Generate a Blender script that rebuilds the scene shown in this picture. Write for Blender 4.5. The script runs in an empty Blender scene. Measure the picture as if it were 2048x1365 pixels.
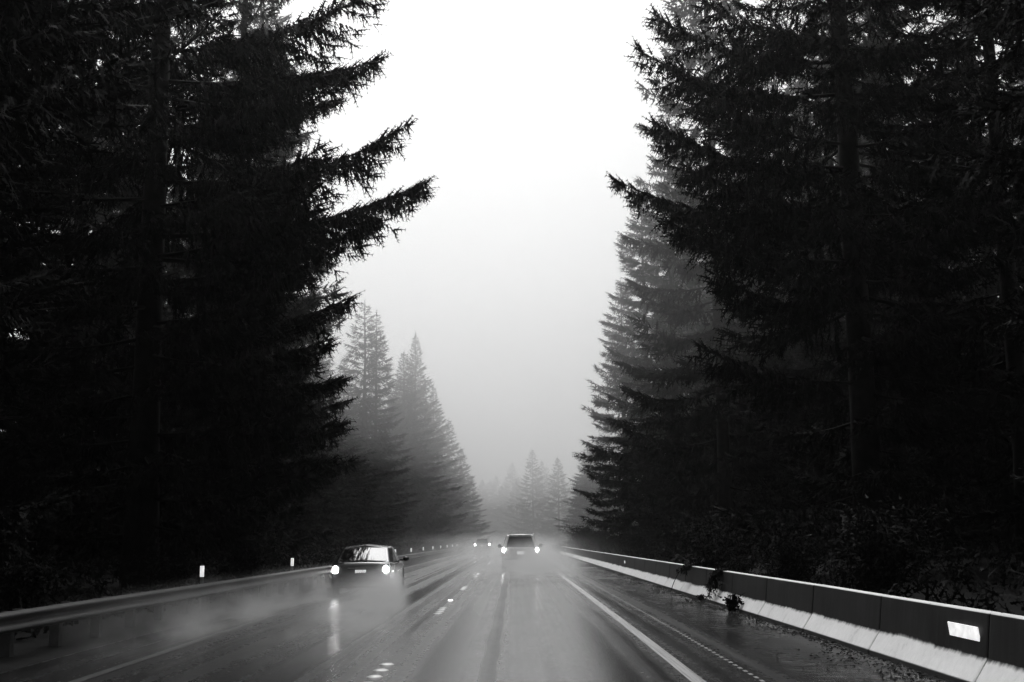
import bpy, math, random
import numpy as np
from mathutils import Matrix, Vector

C = bpy.context
S = C.scene
COL = S.collection
R_ = math.radians

# ------------------------------------------------------------------ camera
F = 2350.0            # focal length in photo pixels (2048 wide)
CAM_H = 1.6
VPX, VPY = 1028.0, 1072.0
yc = np.array([(VPX-1024)/F, (682.5-VPY)/F, -1.0]); yc /= np.linalg.norm(yc)
xc = np.array([1.0, 0.012, 0.0]); xc -= yc*xc.dot(yc); xc /= np.linalg.norm(xc)
zc = np.cross(xc, yc)
RC = np.array([xc, yc, zc])          # camera -> world
cam_d = bpy.data.cameras.new('camera'); cam = bpy.data.objects.new('camera', cam_d)
COL.objects.link(cam); S.camera = cam
cam.matrix_world = Matrix(RC.tolist()).to_4x4()
cam.location = (0, 0, CAM_H)
cam_d.sensor_width = 36.0
cam_d.lens = F/2048*36.0
cam_d.clip_start = 0.1; cam_d.clip_end = 3000

# ------------------------------------------------------------------ world, sun, exposure
SUN_EL, SUN_ROT = 62, -8
W = bpy.data.worlds.new('World'); S.world = W; W.use_nodes = True
nt = W.node_tree; nt.nodes.clear()
sky = nt.nodes.new('ShaderNodeTexSky'); sky.sky_type = 'NISHITA'; sky.sun_disc = False
sky.sun_elevation = R_(SUN_EL); sky.sun_rotation = R_(SUN_ROT)
sky.air_density = 1.0; sky.dust_density = 6.0; sky.ozone_density = 1.0
bw = nt.nodes.new('ShaderNodeRGBToBW')
bg = nt.nodes.new('ShaderNodeBackground'); bg.inputs['Strength'].default_value = 0.15
wo = nt.nodes.new('ShaderNodeOutputWorld')
nt.links.new(sky.outputs[0], bw.inputs[0]); nt.links.new(bw.outputs[0], bg.inputs['Color'])
nt.links.new(bg.outputs[0], wo.inputs['Surface'])
sd = bpy.data.lights.new('sun', 'SUN'); sun = bpy.data.objects.new('sun', sd); COL.objects.link(sun)
sd.energy = 1.1; sd.angle = R_(50); sd.color = (1, 1, 1)
sdir = Vector((math.sin(R_(SUN_ROT))*math.cos(R_(SUN_EL)), math.cos(R_(SUN_ROT))*math.cos(R_(SUN_EL)), math.sin(R_(SUN_EL))))
sun.rotation_euler = sdir.to_track_quat('Z', 'Y').to_euler()
S.view_settings.view_transform = 'Standard'; S.view_settings.look = 'None'
S.view_settings.gamma = 1.0
S.view_settings.exposure = 0.22
cy = S.cycles
cy.max_bounces = 6; cy.diffuse_bounces = 2; cy.glossy_bounces = 3; cy.volume_bounces = 1
cy.transparent_max_bounces = 12
cy.use_denoising = True
cy.sample_clamp_indirect = 4.0
cy.volume_step_rate = 1.0

# ------------------------------------------------------------------ helpers
def zr(y):
    """height of the road surface along its length: it falls away gently"""
    return -0.003*max(0.0, y-20.0)
def xr(y):
    """sideways drift of the road: it bends left far away"""
    return -(max(0.0, y-290.0)**2)/700.0
def p2w(px, py, Y):
    d = np.array([(px-1024)/F, (682.5-py)/F, -1.0])
    w = RC @ d
    t = Y/w[1]
    return np.array([w[0]*t, Y, CAM_H+w[2]*t])

def mesh(name, v, f, smooth=False):
    me = bpy.data.meshes.new(name)
    me.from_pydata([tuple(map(float, p)) for p in v], [], [tuple(map(int, q)) for q in f])
    me.update()
    if smooth:
        me.polygons.foreach_set('use_smooth', [True]*len(me.polygons))
    return me
def np_mesh(name, v, tri):
    me = bpy.data.meshes.new(name)
    n, m = len(v), len(tri)
    me.vertices.add(n); me.vertices.foreach_set('co', np.asarray(v, dtype=np.float32).ravel())
    me.loops.add(m*3); me.loops.foreach_set('vertex_index', np.asarray(tri, dtype=np.int32).ravel())
    me.polygons.add(m)
    me.polygons.foreach_set('loop_start', np.arange(0, m*3, 3, dtype=np.int32))
    me.update(calc_edges=True)
    return me
def obj(name, me, mat=None, parent=None, loc=None, rotz=None):
    o = bpy.data.objects.new(name, me); COL.objects.link(o)
    if mat is not None and me is not None and len(me.materials) == 0: me.materials.append(mat)
    if parent is not None: o.parent = parent
    if loc is not None: o.location = loc
    if rotz is not None: o.rotation_euler = (0, 0, rotz)
    return o
def tag(o, label=None, cat=None, group=None, kind=None):
    if label: o['label'] = label
    if cat: o['category'] = cat
    if group: o['group'] = group
    if kind: o['kind'] = kind
    return o
def empty(name, loc, label, cat, group=None, rotz=0):
    o = bpy.data.objects.new(name, None); COL.objects.link(o); o.location = loc
    o.rotation_euler = (0, 0, rotz); o.empty_display_size = 0.3
    return tag(o, label, cat, group)
def kids(o): return [c for c in bpy.data.objects if c.parent == o]
def dup(root, loc, rotz=0, scale=None, label=None, group=None, ch=None):
    r = root.copy(); COL.objects.link(r); r.location = loc; r.rotation_euler = (0, 0, rotz)
    if scale: r.scale = scale
    if label: r['label'] = label
    if group: r['group'] = group
    for c in (kids(root) if ch is None else ch):
        k = c.copy(); COL.objects.link(k); k.parent = r
        for g in kids(c):
            q = g.copy(); COL.objects.link(q); q.parent = k
    return r

class MB:
    """collects simple shapes for ONE mesh"""
    def __init__(s): s.v = []; s.f = []
    def add(s, v, f):
        b = len(s.v); s.v += [tuple(p) for p in v]; s.f += [tuple(i+b for i in q) for q in f]; return s
    def box(s, x0, x1, y0, y1, z0, z1):
        v = [(x0,y0,z0),(x1,y0,z0),(x1,y1,z0),(x0,y1,z0),(x0,y0,z1),(x1,y0,z1),(x1,y1,z1),(x0,y1,z1)]
        return s.add(v, [(3,2,1,0),(4,5,6,7),(0,1,5,4),(1,2,6,5),(2,3,7,6),(3,0,4,7)])
    def cyl(s, c, axis, r, h, n=20, r2=None):
        r2 = r if r2 is None else r2
        c = np.array(c, float); a = np.array(axis, float); a /= np.linalg.norm(a)
        u = np.cross(a, (0,0,1) if abs(a[2]) < .9 else (1,0,0)); u /= np.linalg.norm(u); w = np.cross(a, u)
        v = []
        for k, rr in ((-.5, r), (.5, r2)):
            for i in range(n):
                t = 2*math.pi*i/n
                v.append(c + a*h*k + rr*(u*math.cos(t)+w*math.sin(t)))
        f = [(i, (i+1)%n, n+(i+1)%n, n+i) for i in range(n)] + [tuple(range(n-1,-1,-1)), tuple(range(n,2*n))]
        return s.add(v, f)
    def tube(s, pts, rad, n=6):
        pts = [np.array(p, float) for p in pts]; m = len(pts)
        rad = rad if hasattr(rad, '__len__') else [rad]*m
        v = []; f = []
        for i, p in enumerate(pts):
            a = pts[min(i+1, m-1)]-pts[max(i-1, 0)]; a /= np.linalg.norm(a)+1e-9
            u = np.cross(a, (0,0,1) if abs(a[2]) < .9 else (1,0,0)); u /= np.linalg.norm(u); w = np.cross(a, u)
            for k in range(n):
                t = 2*math.pi*k/n
                v.append(p+rad[i]*(u*math.cos(t)+w*math.sin(t)))
        for i in range(m-1):
            for k in range(n):
                f.append((i*n+k, i*n+(k+1)%n, (i+1)*n+(k+1)%n, (i+1)*n+k))
        f += [tuple(range(n-1,-1,-1)), tuple(range((m-1)*n, m*n))]
        return s.add(v, f)
    def ellipsoid(s, c, r, nu=14, nv=8):
        v = []; f = []
        for j in range(nv+1):
            ph = math.pi*j/nv
            for i in range(nu):
                th = 2*math.pi*i/nu
                v.append((c[0]+r[0]*math.sin(ph)*math.cos(th), c[1]+r[1]*math.sin(ph)*math.sin(th), c[2]+r[2]*math.cos(ph)))
        for j in range(nv):
            for i in range(nu):
                f.append((j*nu+i, (j+1)*nu+i, (j+1)*nu+(i+1)%nu, j*nu+(i+1)%nu))
        return s.add(v, f)
    def panel(s, q, ins=(.05,.05,.05,.05), off=.006, th=.012):
        """thin slab inset in the quad q (bl, br, tr, tl), proud of it by off"""
        q = [np.array(p, float) for p in q]
        def bil(u, w): return (q[0]*(1-u)+q[1]*u)*(1-w)+(q[3]*(1-u)+q[2]*u)*w
        l, r, b, t = ins
        a = [bil(l,b), bil(1-r,b), bil(1-r,1-t), bil(l,1-t)]
        n = np.cross(q[1]-q[0], q[3]-q[0]); n /= np.linalg.norm(n)
        v = [p+n*(off-th) for p in a]+[p+n*off for p in a]
        return s.add(v, [(3,2,1,0),(4,5,6,7),(0,1,5,4),(1,2,6,5),(2,3,7,6),(3,0,4,7)])
    def curved(s, q, ins, off=.006, crown=.04, n=12):
        """a glass pane in the quad q, bowed outward across its width"""
        q = [np.array(p, float) for p in q]; l, r, b, t = ins
        nn = np.cross(q[1]-q[0], q[3]-q[0]); nn /= np.linalg.norm(nn)
        v = []; f = []
        for k in range(n+1):
            u = l+(1-l-r)*k/n; c = 1-(2*k/n-1)**2
            for w in (b, (1-t+b)/2, 1-t):
                p = (q[0]*(1-u)+q[1]*u)*(1-w)+(q[3]*(1-u)+q[2]*u)*w
                v.append(p+nn*(off+crown*c))
        for k in range(n):
            for j in range(2): f.append((k*3+j, k*3+3+j, k*3+4+j, k*3+1+j))
        s.add(v, f); e = len(v); f = []
        v = v+[p-nn*.012 for p in v]; m = e
        for k in range(n): f += [(k*3, m+k*3, m+k*3+3, k*3+3), (k*3+5, m+k*3+5, m+k*3+2, k*3+2)]
        f += [(0, 1, m+1, m), (1, 2, m+2, m+1), (n*3+1, n*3, m+n*3, m+n*3+1), (n*3+2, n*3+1, m+n*3+1, m+n*3+2)]
        return s.add(v, f)
    def build(s, name, mat, parent=None, loc=None, smooth=False):
        return obj(name, mesh(name, s.v, s.f, smooth), mat, parent, loc)
def bevel(o, w=.01, seg=2):
    m = o.modifiers.new('bevel', 'BEVEL'); m.width = w; m.segments = seg; m.limit_method = 'ANGLE'; m.angle_limit = R_(35)
    return o

# ------------------------------------------------------------------ materials
def newmat(name):
    m = bpy.data.materials.new(name); m.use_nodes = True
    return m, m.node_tree, m.node_tree.nodes['Principled BSDF']
def g3(v): return (v, v, v, 1)
def node(t, kind, **kw):
    n = t.nodes.new(kind)
    for k, v in kw.items(): setattr(n, k, v)
    return n
def ramp(t, fac, stops, interp='LINEAR'):
    n = t.nodes.new('ShaderNodeValToRGB'); cr = n.color_ramp; cr.interpolation = interp
    while len(cr.elements) < len(stops): cr.elements.new(0.5)
    for e, (p, v) in zip(cr.elements, stops): e.position = p; e.color = g3(v)
    t.links.new(fac, n.inputs[0]); return n.outputs[0]
def noise(t, vec, scale, detail=4, rough=.5, sc=None):
    if sc is not None:
        mp = t.nodes.new('ShaderNodeMapping'); mp.inputs['Scale'].default_value = sc
        t.links.new(vec, mp.inputs[0]); vec = mp.outputs[0]
    n = t.nodes.new('ShaderNodeTexNoise'); n.inputs['Scale'].default_value = scale
    n.inputs['Detail'].default_value = detail; n.inputs['Roughness'].default_value = rough
    t.links.new(vec, n.inputs['Vector']); return n.outputs[0]
def math_(t, op, a, b=None, clamp=False):
    n = t.nodes.new('ShaderNodeMath'); n.operation = op; n.use_clamp = clamp
    for i, x in enumerate((a, b)):
        if x is None: continue
        if isinstance(x, (int, float)): n.inputs[i].default_value = x
        else: t.links.new(x, n.inputs[i])
    return n.outputs[0]
def mapr(t, v, a, b, c, d, smooth=True):
    n = t.nodes.new('ShaderNodeMapRange'); n.interpolation_type = 'SMOOTHSTEP' if smooth else 'LINEAR'
    t.links.new(v, n.inputs[0])
    for i, x in zip((1,2,3,4), (a,b,c,d)): n.inputs[i].default_value = x
    return n.outputs[0]
def coords(t, which='Object'):
    return t.nodes.new('ShaderNodeTexCoord').outputs[which]
def plain(name, v, rough=.5, metal=0, spec=.5, var=.25, scale=6, bump=0):
    m, t, b = newmat(name)
    co = coords(t)
    n = noise(t, co, scale, 5, .6)
    t.links.new(ramp(t, n, [(.3, v*(1-var)), (.7, v*(1+var))]), b.inputs['Base Color'])
    b.inputs['Roughness'].default_value = rough; b.inputs['Metallic'].default_value = metal
    b.inputs['Specular IOR Level'].default_value = spec
    if bump:
        bn = t.nodes.new('ShaderNodeBump'); bn.inputs['Strength'].default_value = bump; bn.inputs['Distance'].default_value = .02
        t.links.new(noise(t, co, scale*4, 4), bn.inputs['Height']); t.links.new(bn.outputs[0], b.inputs['Normal'])
    return m
def emit(name, strength, base=.8):
    m, t, b = newmat(name)
    b.inputs['Base Color'].default_value = g3(base); b.inputs['Roughness'].default_value = .2
    b.inputs['Emission Color'].default_value = g3(1); b.inputs['Emission Strength'].default_value = strength
    return m

def foliage_mat(name, lo, hi):
    m, t, b = newmat(name)
    co = coords(t)
    n = noise(t, co, .7, 4, .6)
    t.links.new(ramp(t, n, [(.3, lo), (.7, hi)]), b.inputs['Base Color'])
    b.inputs['Roughness'].default_value = .7; b.inputs['Specular IOR Level'].default_value = .06
    return m
M = {}
M['needles'] = foliage_mat('needles', .005, .013)
M['leaves'] = foliage_mat('leaves', .004, .013)
M['bark'] = plain('bark', .012, .85, spec=.2, var=.5, scale=3, bump=.6)
M['soil'] = plain('forest_soil', .007, .85, spec=.08, var=.6, scale=1.5, bump=.5)
M['litter'] = plain('leaf_litter', .03, .7, spec=.3, var=.6, scale=5)
M['steel'] = plain('galvanised_steel', .03, .45, metal=.2, var=.4, scale=2.5, bump=.05)
M['timber'] = plain('weathered_timber', .06, .8, spec=.2, var=.4, scale=5, bump=.3)
M['post_plastic'] = plain('post_plastic', .14, .5, var=.2)
M['dark_plastic'] = plain('dark_plastic', .02, .45, var=.2)
M['rubber'] = plain('rubber', .015, .7, var=.2)
M['rim'] = plain('alloy_rim', .35, .35, metal=.8, var=.1)
M['dark_paint'] = plain('dark_car_paint', .04, .16, spec=.9, var=.1)
M['white_paint'] = plain('white_car_paint', .8, .2, spec=.5, var=.03)
M['silver_paint'] = plain('silver_car_paint', .5, .22, spec=.5, var=.03)
M['chrome'] = plain('chrome_trim', .6, .15, metal=1, var=.05)
M['plate'] = emit('plate_face_glow', .6)  # plate is no lamp: the glow imitates headlights thrown back
M['ink'] = plain('plate_ink', .03, .5, var=.05)
M['marker'] = plain('ceramic_marker', .42, .3, var=.2)
M['lamp'] = emit('lit_tail_lamp', 42)
M['glint'] = emit('marker_and_reflector_glow', 3)  # car side markers; on road reflectors the glow replaces returned light
def glass_mat():
    m, t, b = newmat('car_glass')
    b.inputs['Base Color'].default_value = g3(.012); b.inputs['Roughness'].default_value = .03
    b.inputs['Specular IOR Level'].default_value = .6; b.inputs['IOR'].default_value = 1.45
    return m
M['glass'] = glass_mat()
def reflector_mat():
    # retroreflective sheeting: its own glow stands in for returned headlight beams
    m, t, b = newmat('reflective_sheeting_glow')
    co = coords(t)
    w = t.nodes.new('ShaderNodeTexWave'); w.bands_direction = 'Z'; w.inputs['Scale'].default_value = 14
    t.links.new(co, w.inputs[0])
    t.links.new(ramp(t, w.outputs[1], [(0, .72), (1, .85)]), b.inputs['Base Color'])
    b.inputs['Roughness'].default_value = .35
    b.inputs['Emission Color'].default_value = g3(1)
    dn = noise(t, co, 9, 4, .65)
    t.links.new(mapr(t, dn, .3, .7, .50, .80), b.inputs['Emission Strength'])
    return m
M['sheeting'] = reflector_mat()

def road_mat():
    m, t, b = newmat('wet_asphalt')
    co = coords(t)
    sx = t.nodes.new('ShaderNodeSeparateXYZ'); t.links.new(co, sx.inputs[0])
    x = sx.outputs[0]
    streak = noise(t, co, 1.0, 4, .5, (1.9, .007, 1))          # long streaks along the lanes
    patch = noise(t, co, .55, 5, .6, (1, .35, 1))
    grain = noise(t, co, 55, 3, .6)
    # sealed strips: dark tar along the lane and the joint between the two lanes
    wob = math_(t, 'MULTIPLY', math_(t, 'SUBTRACT', noise(t, co, .25, 2, .5, (.01, 1, 1)), .5), .10)
    xx = math_(t, 'ADD', x, wob)
    def band(c, w, soft):
        d = math_(t, 'ABSOLUTE', math_(t, 'SUBTRACT', xx, c))
        return mapr(t, d, w, w+soft, 1, 0)
    seal = band(-.33, .085, .03)
    seam = math_(t, 'MULTIPLY', band(-1.50, .010, .012), mapr(t, noise(t, co, .35, 3, .6, (.01, 1, 1)), .42, .6, 0, 1))
    rut = math_(t, 'MAXIMUM', band(-.85, .25, .35), math_(t, 'MAXIMUM', band(.95, .22, .35), band(-2.75, .14, .2)))
    shoulder = mapr(t, x, 2.9, 3.5, 0, 1)
    basec = ramp(t, math_(t, 'ADD', math_(t, 'MULTIPLY', streak, .6), math_(t, 'MULTIPLY', grain, .4)), [(.3, .009), (.7, .026)])
    mix = t.nodes.new('ShaderNodeMix'); mix.data_type = 'RGBA'
    t.links.new(math_(t, 'MAXIMUM', math_(t, 'MULTIPLY', seal, .9), seam), mix.inputs[0])
    t.links.new(basec, mix.inputs[6]); mix.inputs[7].default_value = g3(.012)
    t.links.new(mix.outputs[2], b.inputs['Base Color'])
    # water film: smooth where wheels and puddles leave it, rougher between
    r = math_(t, 'ADD', mapr(t, streak, .32, .68, .15, .35), math_(t, 'MULTIPLY', rut, -.14))
    r = math_(t, 'ADD', r, math_(t, 'MULTIPLY', seal, .13))
    coarse = noise(t, co, 11, 3, .7, (1, .5, 1))
    r = math_(t, 'ADD', r, math_(t, 'MULTIPLY', math_(t, 'SUBTRACT', coarse, .5), .16))
    r = math_(t, 'ADD', r, math_(t, 'MULTIPLY', math_(t, 'SUBTRACT', patch, .5), .18))
    pud = mapr(t, math_(t, 'ADD', math_(t, 'MULTIPLY', patch, .7), math_(t, 'MULTIPLY', noise(t, co, 6, 4, .6, (.5, 1, 1)), .3)), .36, .64, 0, 1)
    r2 = mapr(t, pud, 0, 1, .30, .10)
    mr = t.nodes.new('ShaderNodeMix'); t.links.new(shoulder, mr.inputs[0]); t.links.new(r, mr.inputs[2]); t.links.new(r2, mr.inputs[3])
    rr = math_(t, 'MAXIMUM', mr.outputs[0], .1)
    t.links.new(rr, b.inputs['Roughness'])
    b.inputs['IOR'].default_value = 1.36
    ripple = noise(t, co, 3.2, 5, .6, (.45, 1, 1))
    h = math_(t, 'ADD', math_(t, 'MULTIPLY', grain, .13), math_(t, 'MULTIPLY', math_(t, 'MULTIPLY', ripple, shoulder), 1.1))
    bn = t.nodes.new('ShaderNodeBump'); bn.inputs['Strength'].default_value = .35; bn.inputs['Distance'].default_value = .03
    t.links.new(h, bn.inputs['Height']); t.links.new(bn.outputs[0], b.inputs['Normal'])
    return m
M['road'] = road_mat()
def line_mat(lo=.03, hi=.36, name='worn_line_paint'):
    m, t, b = newmat(name)
    co = coords(t)
    n = noise(t, co, 8, 5, .65, (5, .05, 1)); g = noise(t, co, 30, 4, .7)
    w = math_(t, 'ADD', math_(t, 'MULTIPLY', n, .65), math_(t, 'MULTIPLY', g, .35))
    t.links.new(ramp(t, w, [(.36, lo), (.52, hi)]), b.inputs['Base Color'])
    b.inputs['Roughness'].default_value = .35
    return m
M['line'] = line_mat(); M['yellow_line'] = line_mat(.018, .05, 'worn_yellow_line_paint')
def barrier_mat():
    m, t, b = newmat('stained_concrete')
    co = coords(t)
    sx = t.nodes.new('ShaderNodeSeparateXYZ'); t.links.new(co, sx.inputs[0])
    z = sx.outputs[2]
    oi = t.nodes.new('ShaderNodeObjectInfo'); va = t.nodes.new('ShaderNodeVectorMath'); va.operation = 'ADD'
    cb_ = t.nodes.new('ShaderNodeCombineXYZ'); t.links.new(math_(t, 'MULTIPLY', oi.outputs['Random'], 57.0), cb_.inputs[1])
    t.links.new(co, va.inputs[0]); t.links.new(cb_.outputs[0], va.inputs[1]); co = va.outputs[0]
    big = noise(t, co, .8, 3, .6)
    drip = noise(t, co, 1.0, 6, .7, (.2, 7, .35))
    fine = noise(t, co, 9, 5, .65)
    cloud = noise(t, co, 1.3, 4, .6)
    # moss and grime cover the upper face and run down in short drips; spray keeps the lower slope washed
    edge = math_(t, 'ADD', z, math_(t, 'MULTIPLY', math_(t, 'SUBTRACT', drip, .5), .10))
    edge = math_(t, 'ADD', edge, math_(t, 'MULTIPLY', math_(t, 'SUBTRACT', big, .5), .14))
    up = mapr(t, edge, .285, .345, 0, 1)
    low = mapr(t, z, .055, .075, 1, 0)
    clean = ramp(t, math_(t, 'ADD', math_(t, 'MULTIPLY', fine, .5), math_(t, 'MULTIPLY', cloud, .5)), [(.28, .45), (.42, .7), (.7, .84)])
    grime = ramp(t, math_(t, 'ADD', math_(t, 'MULTIPLY', drip, .5), math_(t, 'MULTIPLY', cloud, .5)), [(.35, .006), (.7, .034)])
    m1 = t.nodes.new('ShaderNodeMix'); m1.data_type = 'RGBA'
    t.links.new(up, m1.inputs[0]); t.links.new(clean, m1.inputs[6]); t.links.new(grime, m1.inputs[7])
    top = mapr(t, z, .795, .803, 0, 1)  # top face paler: skylight painted into its colour
    m2 = t.nodes.new('ShaderNodeMix'); m2.data_type = 'RGBA'
    t.links.new(top, m2.inputs[0]); t.links.new(m1.outputs[2], m2.inputs[6]); t.links.new(clean, m2.inputs[7])
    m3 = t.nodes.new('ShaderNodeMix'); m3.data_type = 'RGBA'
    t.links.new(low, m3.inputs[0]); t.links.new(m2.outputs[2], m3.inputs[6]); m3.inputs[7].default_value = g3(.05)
    t.links.new(m3.outputs[2], b.inputs['Base Color'])
    b.inputs['Roughness'].default_value = .6; b.inputs['Specular IOR Level'].default_value = .2
    bn = t.nodes.new('ShaderNodeBump'); bn.inputs['Strength'].default_value = .25; bn.inputs['Distance'].default_value = .01
    t.links.new(fine, bn.inputs['Height']); t.links.new(bn.outputs[0], b.inputs['Normal'])
    return m
M['barrier'] = barrier_mat()

# ------------------------------------------------------------------ ground, road, markings
rng = np.random.default_rng(7)
ys = np.concatenate([np.arange(-60, 60, 3.0), np.arange(60, 300, 8.0), np.arange(300, 601, 12.0)])
def strip(name, prof, mat, dz=0, y0=-60, y1=430, parent=None):
    """loft a cross-section [(x, z), ...] along the road"""
    yy = [y for y in ys if y0 <= y <= y1]
    if yy[0] != y0: yy.insert(0, y0)
    if yy[-1] != y1: yy.append(y1)
    v = []; f = []; n = len(prof)
    for y in yy:
        for x, z in prof: v.append((x+xr(y), y, z+zr(y)+dz))
    for i in range(len(yy)-1):
        for k in range(n-1): f.append((i*n+k, i*n+k+1, (i+1)*n+k+1, (i+1)*n+k))
    return obj(name, mesh(name, v, f), mat, parent)
ROADP = [(-6.9,-.13),(-5.5,-.02),(-5.1,-.005),(-3.4,0),(0,0),(2.2,0),(2.6,-.01),(4.2,-.075),(5.6,-.12)]
road = strip('road', ROADP, M['road']); tag(road, kind='structure')
strip('edge_line', [(1.92,.004),(2.08,.004)], M['line'], parent=road)
strip('edge_line', [(-5.15,.003),(-5.0,.004)], M['yellow_line'], parent=road)
# rumble strip: a long row of shallow grooves between low ridges beside the right line
rb = MB()
yy = 6.0
while yy < 95:
    rb.box(2.70+xr(yy), 2.745+xr(yy), yy, yy+.15, zr(yy)-.05, zr(yy)-.0125)
    yy += .32
rb.build('rumble_strip', M['line'], road)

def ground_mesh():
    xs = np.concatenate([np.arange(-150, -20, 8.0), np.arange(-20, -6.4, 1.7), [-5, 0, 4], np.arange(5.4, 20, 1.8), np.arange(20, 151, 8.0)])
    v = []; f = []
    for y in ys:
        for x in xs:
            if -6.5 < x < 5.5: z = -.30
            else:
                d = (x-5.4) if x > 0 else (-6.4-x)
                z = -.17 + .05*min(d, 6) + .03*max(0, d-6) + (.10*math.sin(x*1.3+y*.21)*math.sin(y*.37+x*.2) if d > 1.2 else 0)
            v.append((x+xr(y)*(1 if abs(x) < 60 else .5), y, z+zr(y)))
    n = len(xs)
    for i in range(len(ys)-1):
        for k in range(n-1): f.append((i*n+k, i*n+k+1, (i+1)*n+k+1, (i+1)*n+k))
    return mesh('ground', v, f, True)
tag(obj('ground', ground_mesh(), M['soil']), kind='structure')

# raised ceramic lane dots in groups of four, and square reflective markers
def dot_mesh():
    n = 14; v = [(0, 0, .02)]; f = []
    for k, (r, z) in enumerate(((.055, .017), (.085, .008), (.10, 0))):
        for i in range(n):
            a = 2*math.pi*i/n; v.append((r*math.cos(a), r*.8*math.sin(a), z))
    for i in range(n): f.append((0, 1+i, 1+(i+1)%n))
    for k in range(2):
        for i in range(n):
            a, b2 = 1+k*n+i, 1+k*n+(i+1)%n
            f.append((a, a+n, b2+n, b2))
    return mesh('lane_dot', v, f, True)
DOT = dot_mesh()
names_g = ['nearest', 'second nearest', 'third nearest']
for gi in range(9):
    for k in range(4):
        y = 13.45+12.15*gi+.66*k
        o = obj('lane_dot', DOT, M['marker'], None, (-1.64, y, zr(y)+.002))
        if gi < 2:
            lab = '%s white ceramic dot of the %s group of four between the lanes' % (['nearest', 'second', 'third', 'farthest'][k], ['nearest', 'second'][gi])
        else:
            lab = 'small white ceramic lane dot between the lanes, far up the wet road'
        tag(o, lab, 'lane marker', 'white ceramic dots between the two lanes')
def rpm_mesh():
    v = [(-.06,-.055,0),(.06,-.055,0),(.06,.055,0),(-.06,.055,0),(-.05,-.03,.022),(.05,-.03,.022),(.05,.03,.022),(-.05,.03,.022)]
    return mesh('lens', v, [(3,2,1,0),(4,5,6,7),(0,1,5,4),(1,2,6,5),(2,3,7,6),(3,0,4,7)])
for k, y in enumerate((31.0, 54.5, 79.0)):
    o = obj('road_reflector', rpm_mesh(), M['glint'], None, (-1.66, y, zr(y)+.003))  # unlit reflector, given a glow as if catching headlights
    tag(o, ['nearest bright square road reflector, just beyond the second group of lane dots', 'middle bright road reflector between the lanes, beside the white car spray', 'farthest bright road reflector between the lanes, close to the white car'][k], 'road reflector', 'reflective road markers between the lanes')

# ------------------------------------------------------------------ concrete barrier, segment by segment
SEG = 3.81
PROF = [(-.305,0),(-.305,.075),(-.135,.325),(-.078,.795),(-.066,.81),(.066,.81),(.078,.795),(.135,.325),(.305,.075),(.305,0)]
def barrier_mesh():
    v = []; f = []; n = len(PROF); L = SEG/2-.018
    for y, k in ((-L, .96), (-L+.03, 1), (L-.03, 1), (L, .96)):
        for x, z in PROF: v.append((x*k, y, z if k == 1 else z*.99))
    for i in range(3):
        for k in range(n): f.append((i*n+k, (i+1)*n+k, (i+1)*n+(k+1)%n, i*n+(k+1)%n))
    f += [tuple(range(n)), tuple(range(4*n-1, 3*n-1, -1))]
    # scupper notch at the foot: a dark recess block
    return mesh('concrete', v, f)
BM = barrier_mesh()
BX = 5.27
b0 = 13.2 - SEG*1.5
SHEET = MB().box(-.006, .006, -.45, .45, -.105, .105)
SMALL = MB().box(-.006, .006, -.2, .2, -.07, .07)
nseg = 33
for k in range(nseg):
    y = b0 + SEG*k
    bx = BX - .0000*y
    o = obj('concrete_barrier', BM, M['barrier'], None, (bx, y, zr(y)-.105))
    o.rotation_euler = (math.atan(-.003) if y > 20 else 0, 0, random.Random(k).uniform(-.003, .003))
    lab = 'grey concrete barrier segment with dark stained face and pale foot along right shoulder'
    if k in (13, 30): lab = 'grey concrete barrier segment with small white reflector, %s' % ('beyond the hanging brambles' if k == 13 else 'at the misty far end')
    if k == 2: lab = 'nearest grey concrete barrier segment carrying the white reflector panel'
    tag(o, lab, 'road barrier', 'concrete barrier segments along the right shoulder')
    if k in (2, 13, 30):
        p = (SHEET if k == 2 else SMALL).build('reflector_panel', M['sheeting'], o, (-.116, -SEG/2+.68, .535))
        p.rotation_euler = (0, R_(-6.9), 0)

# ------------------------------------------------------------------ guardrail (one thing) and delineator posts
GX = -7.35
gr = empty('guardrail', (GX, 30, 0), 'long steel beam guardrail on dark posts along left shoulder', 'guardrail')
def wbeam():
    prof = [(0,.60),(.03,.585),(.075,.56),(.08,.53),(.03,.49),(0,.46),(0,.43),(.03,.40),(.08,.36),(.075,.33),(.03,.305),(0,.29)]
    prof2 = [(x-.006, z) for x, z in reversed(prof)]
    P = prof+prof2; n = len(P)
    yy = list(np.arange(-4, 182, 1.905)); v = []; f = []
    for y in yy:
        for x, z in P: v.append((x, y-30, z+zr(y)))
    for i in range(len(yy)-1):
        for k in range(n): f.append((i*n+k, i*n+(k+1)%n, (i+1)*n+(k+1)%n, (i+1)*n+k))
    return mesh('beam', v, f, True)
obj('beam', wbeam(), M['steel'], gr)
pm = MB().box(-.08, .08, -.075, .075, -.25, .57)
pm = mesh('post', pm.v, pm.f)
bm_ = MB().box(-.075, .07, -.06, .06, -.16, .16); bm_ = mesh('spacer', bm_.v, bm_.f)
for i, y in enumerate(np.arange(10.4, 150, 1.905)):
    if i >= 74: break
    p = obj('post', pm, M['timber'], gr, (-.24, y-30, zr(y)))
    obj('spacer', bm_, M['timber'], p, (.155, 0, .445))
DX = -7.87
dm = MB().tube([(0,0,-.3),(0,0,1.06)], [.045,.045], 8); dm = mesh('post', dm.v, dm.f)
dt = MB()
dt.tube([(0,0,.765),(0,0,1.035)], [.053,.053], 12); dt = mesh('reflector_band', dt.v, dt.f, False)
ordn = ['nearest','second','third','fourth','fifth','sixth','seventh','eighth','ninth','tenth','eleventh','twelfth','thirteenth']
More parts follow.
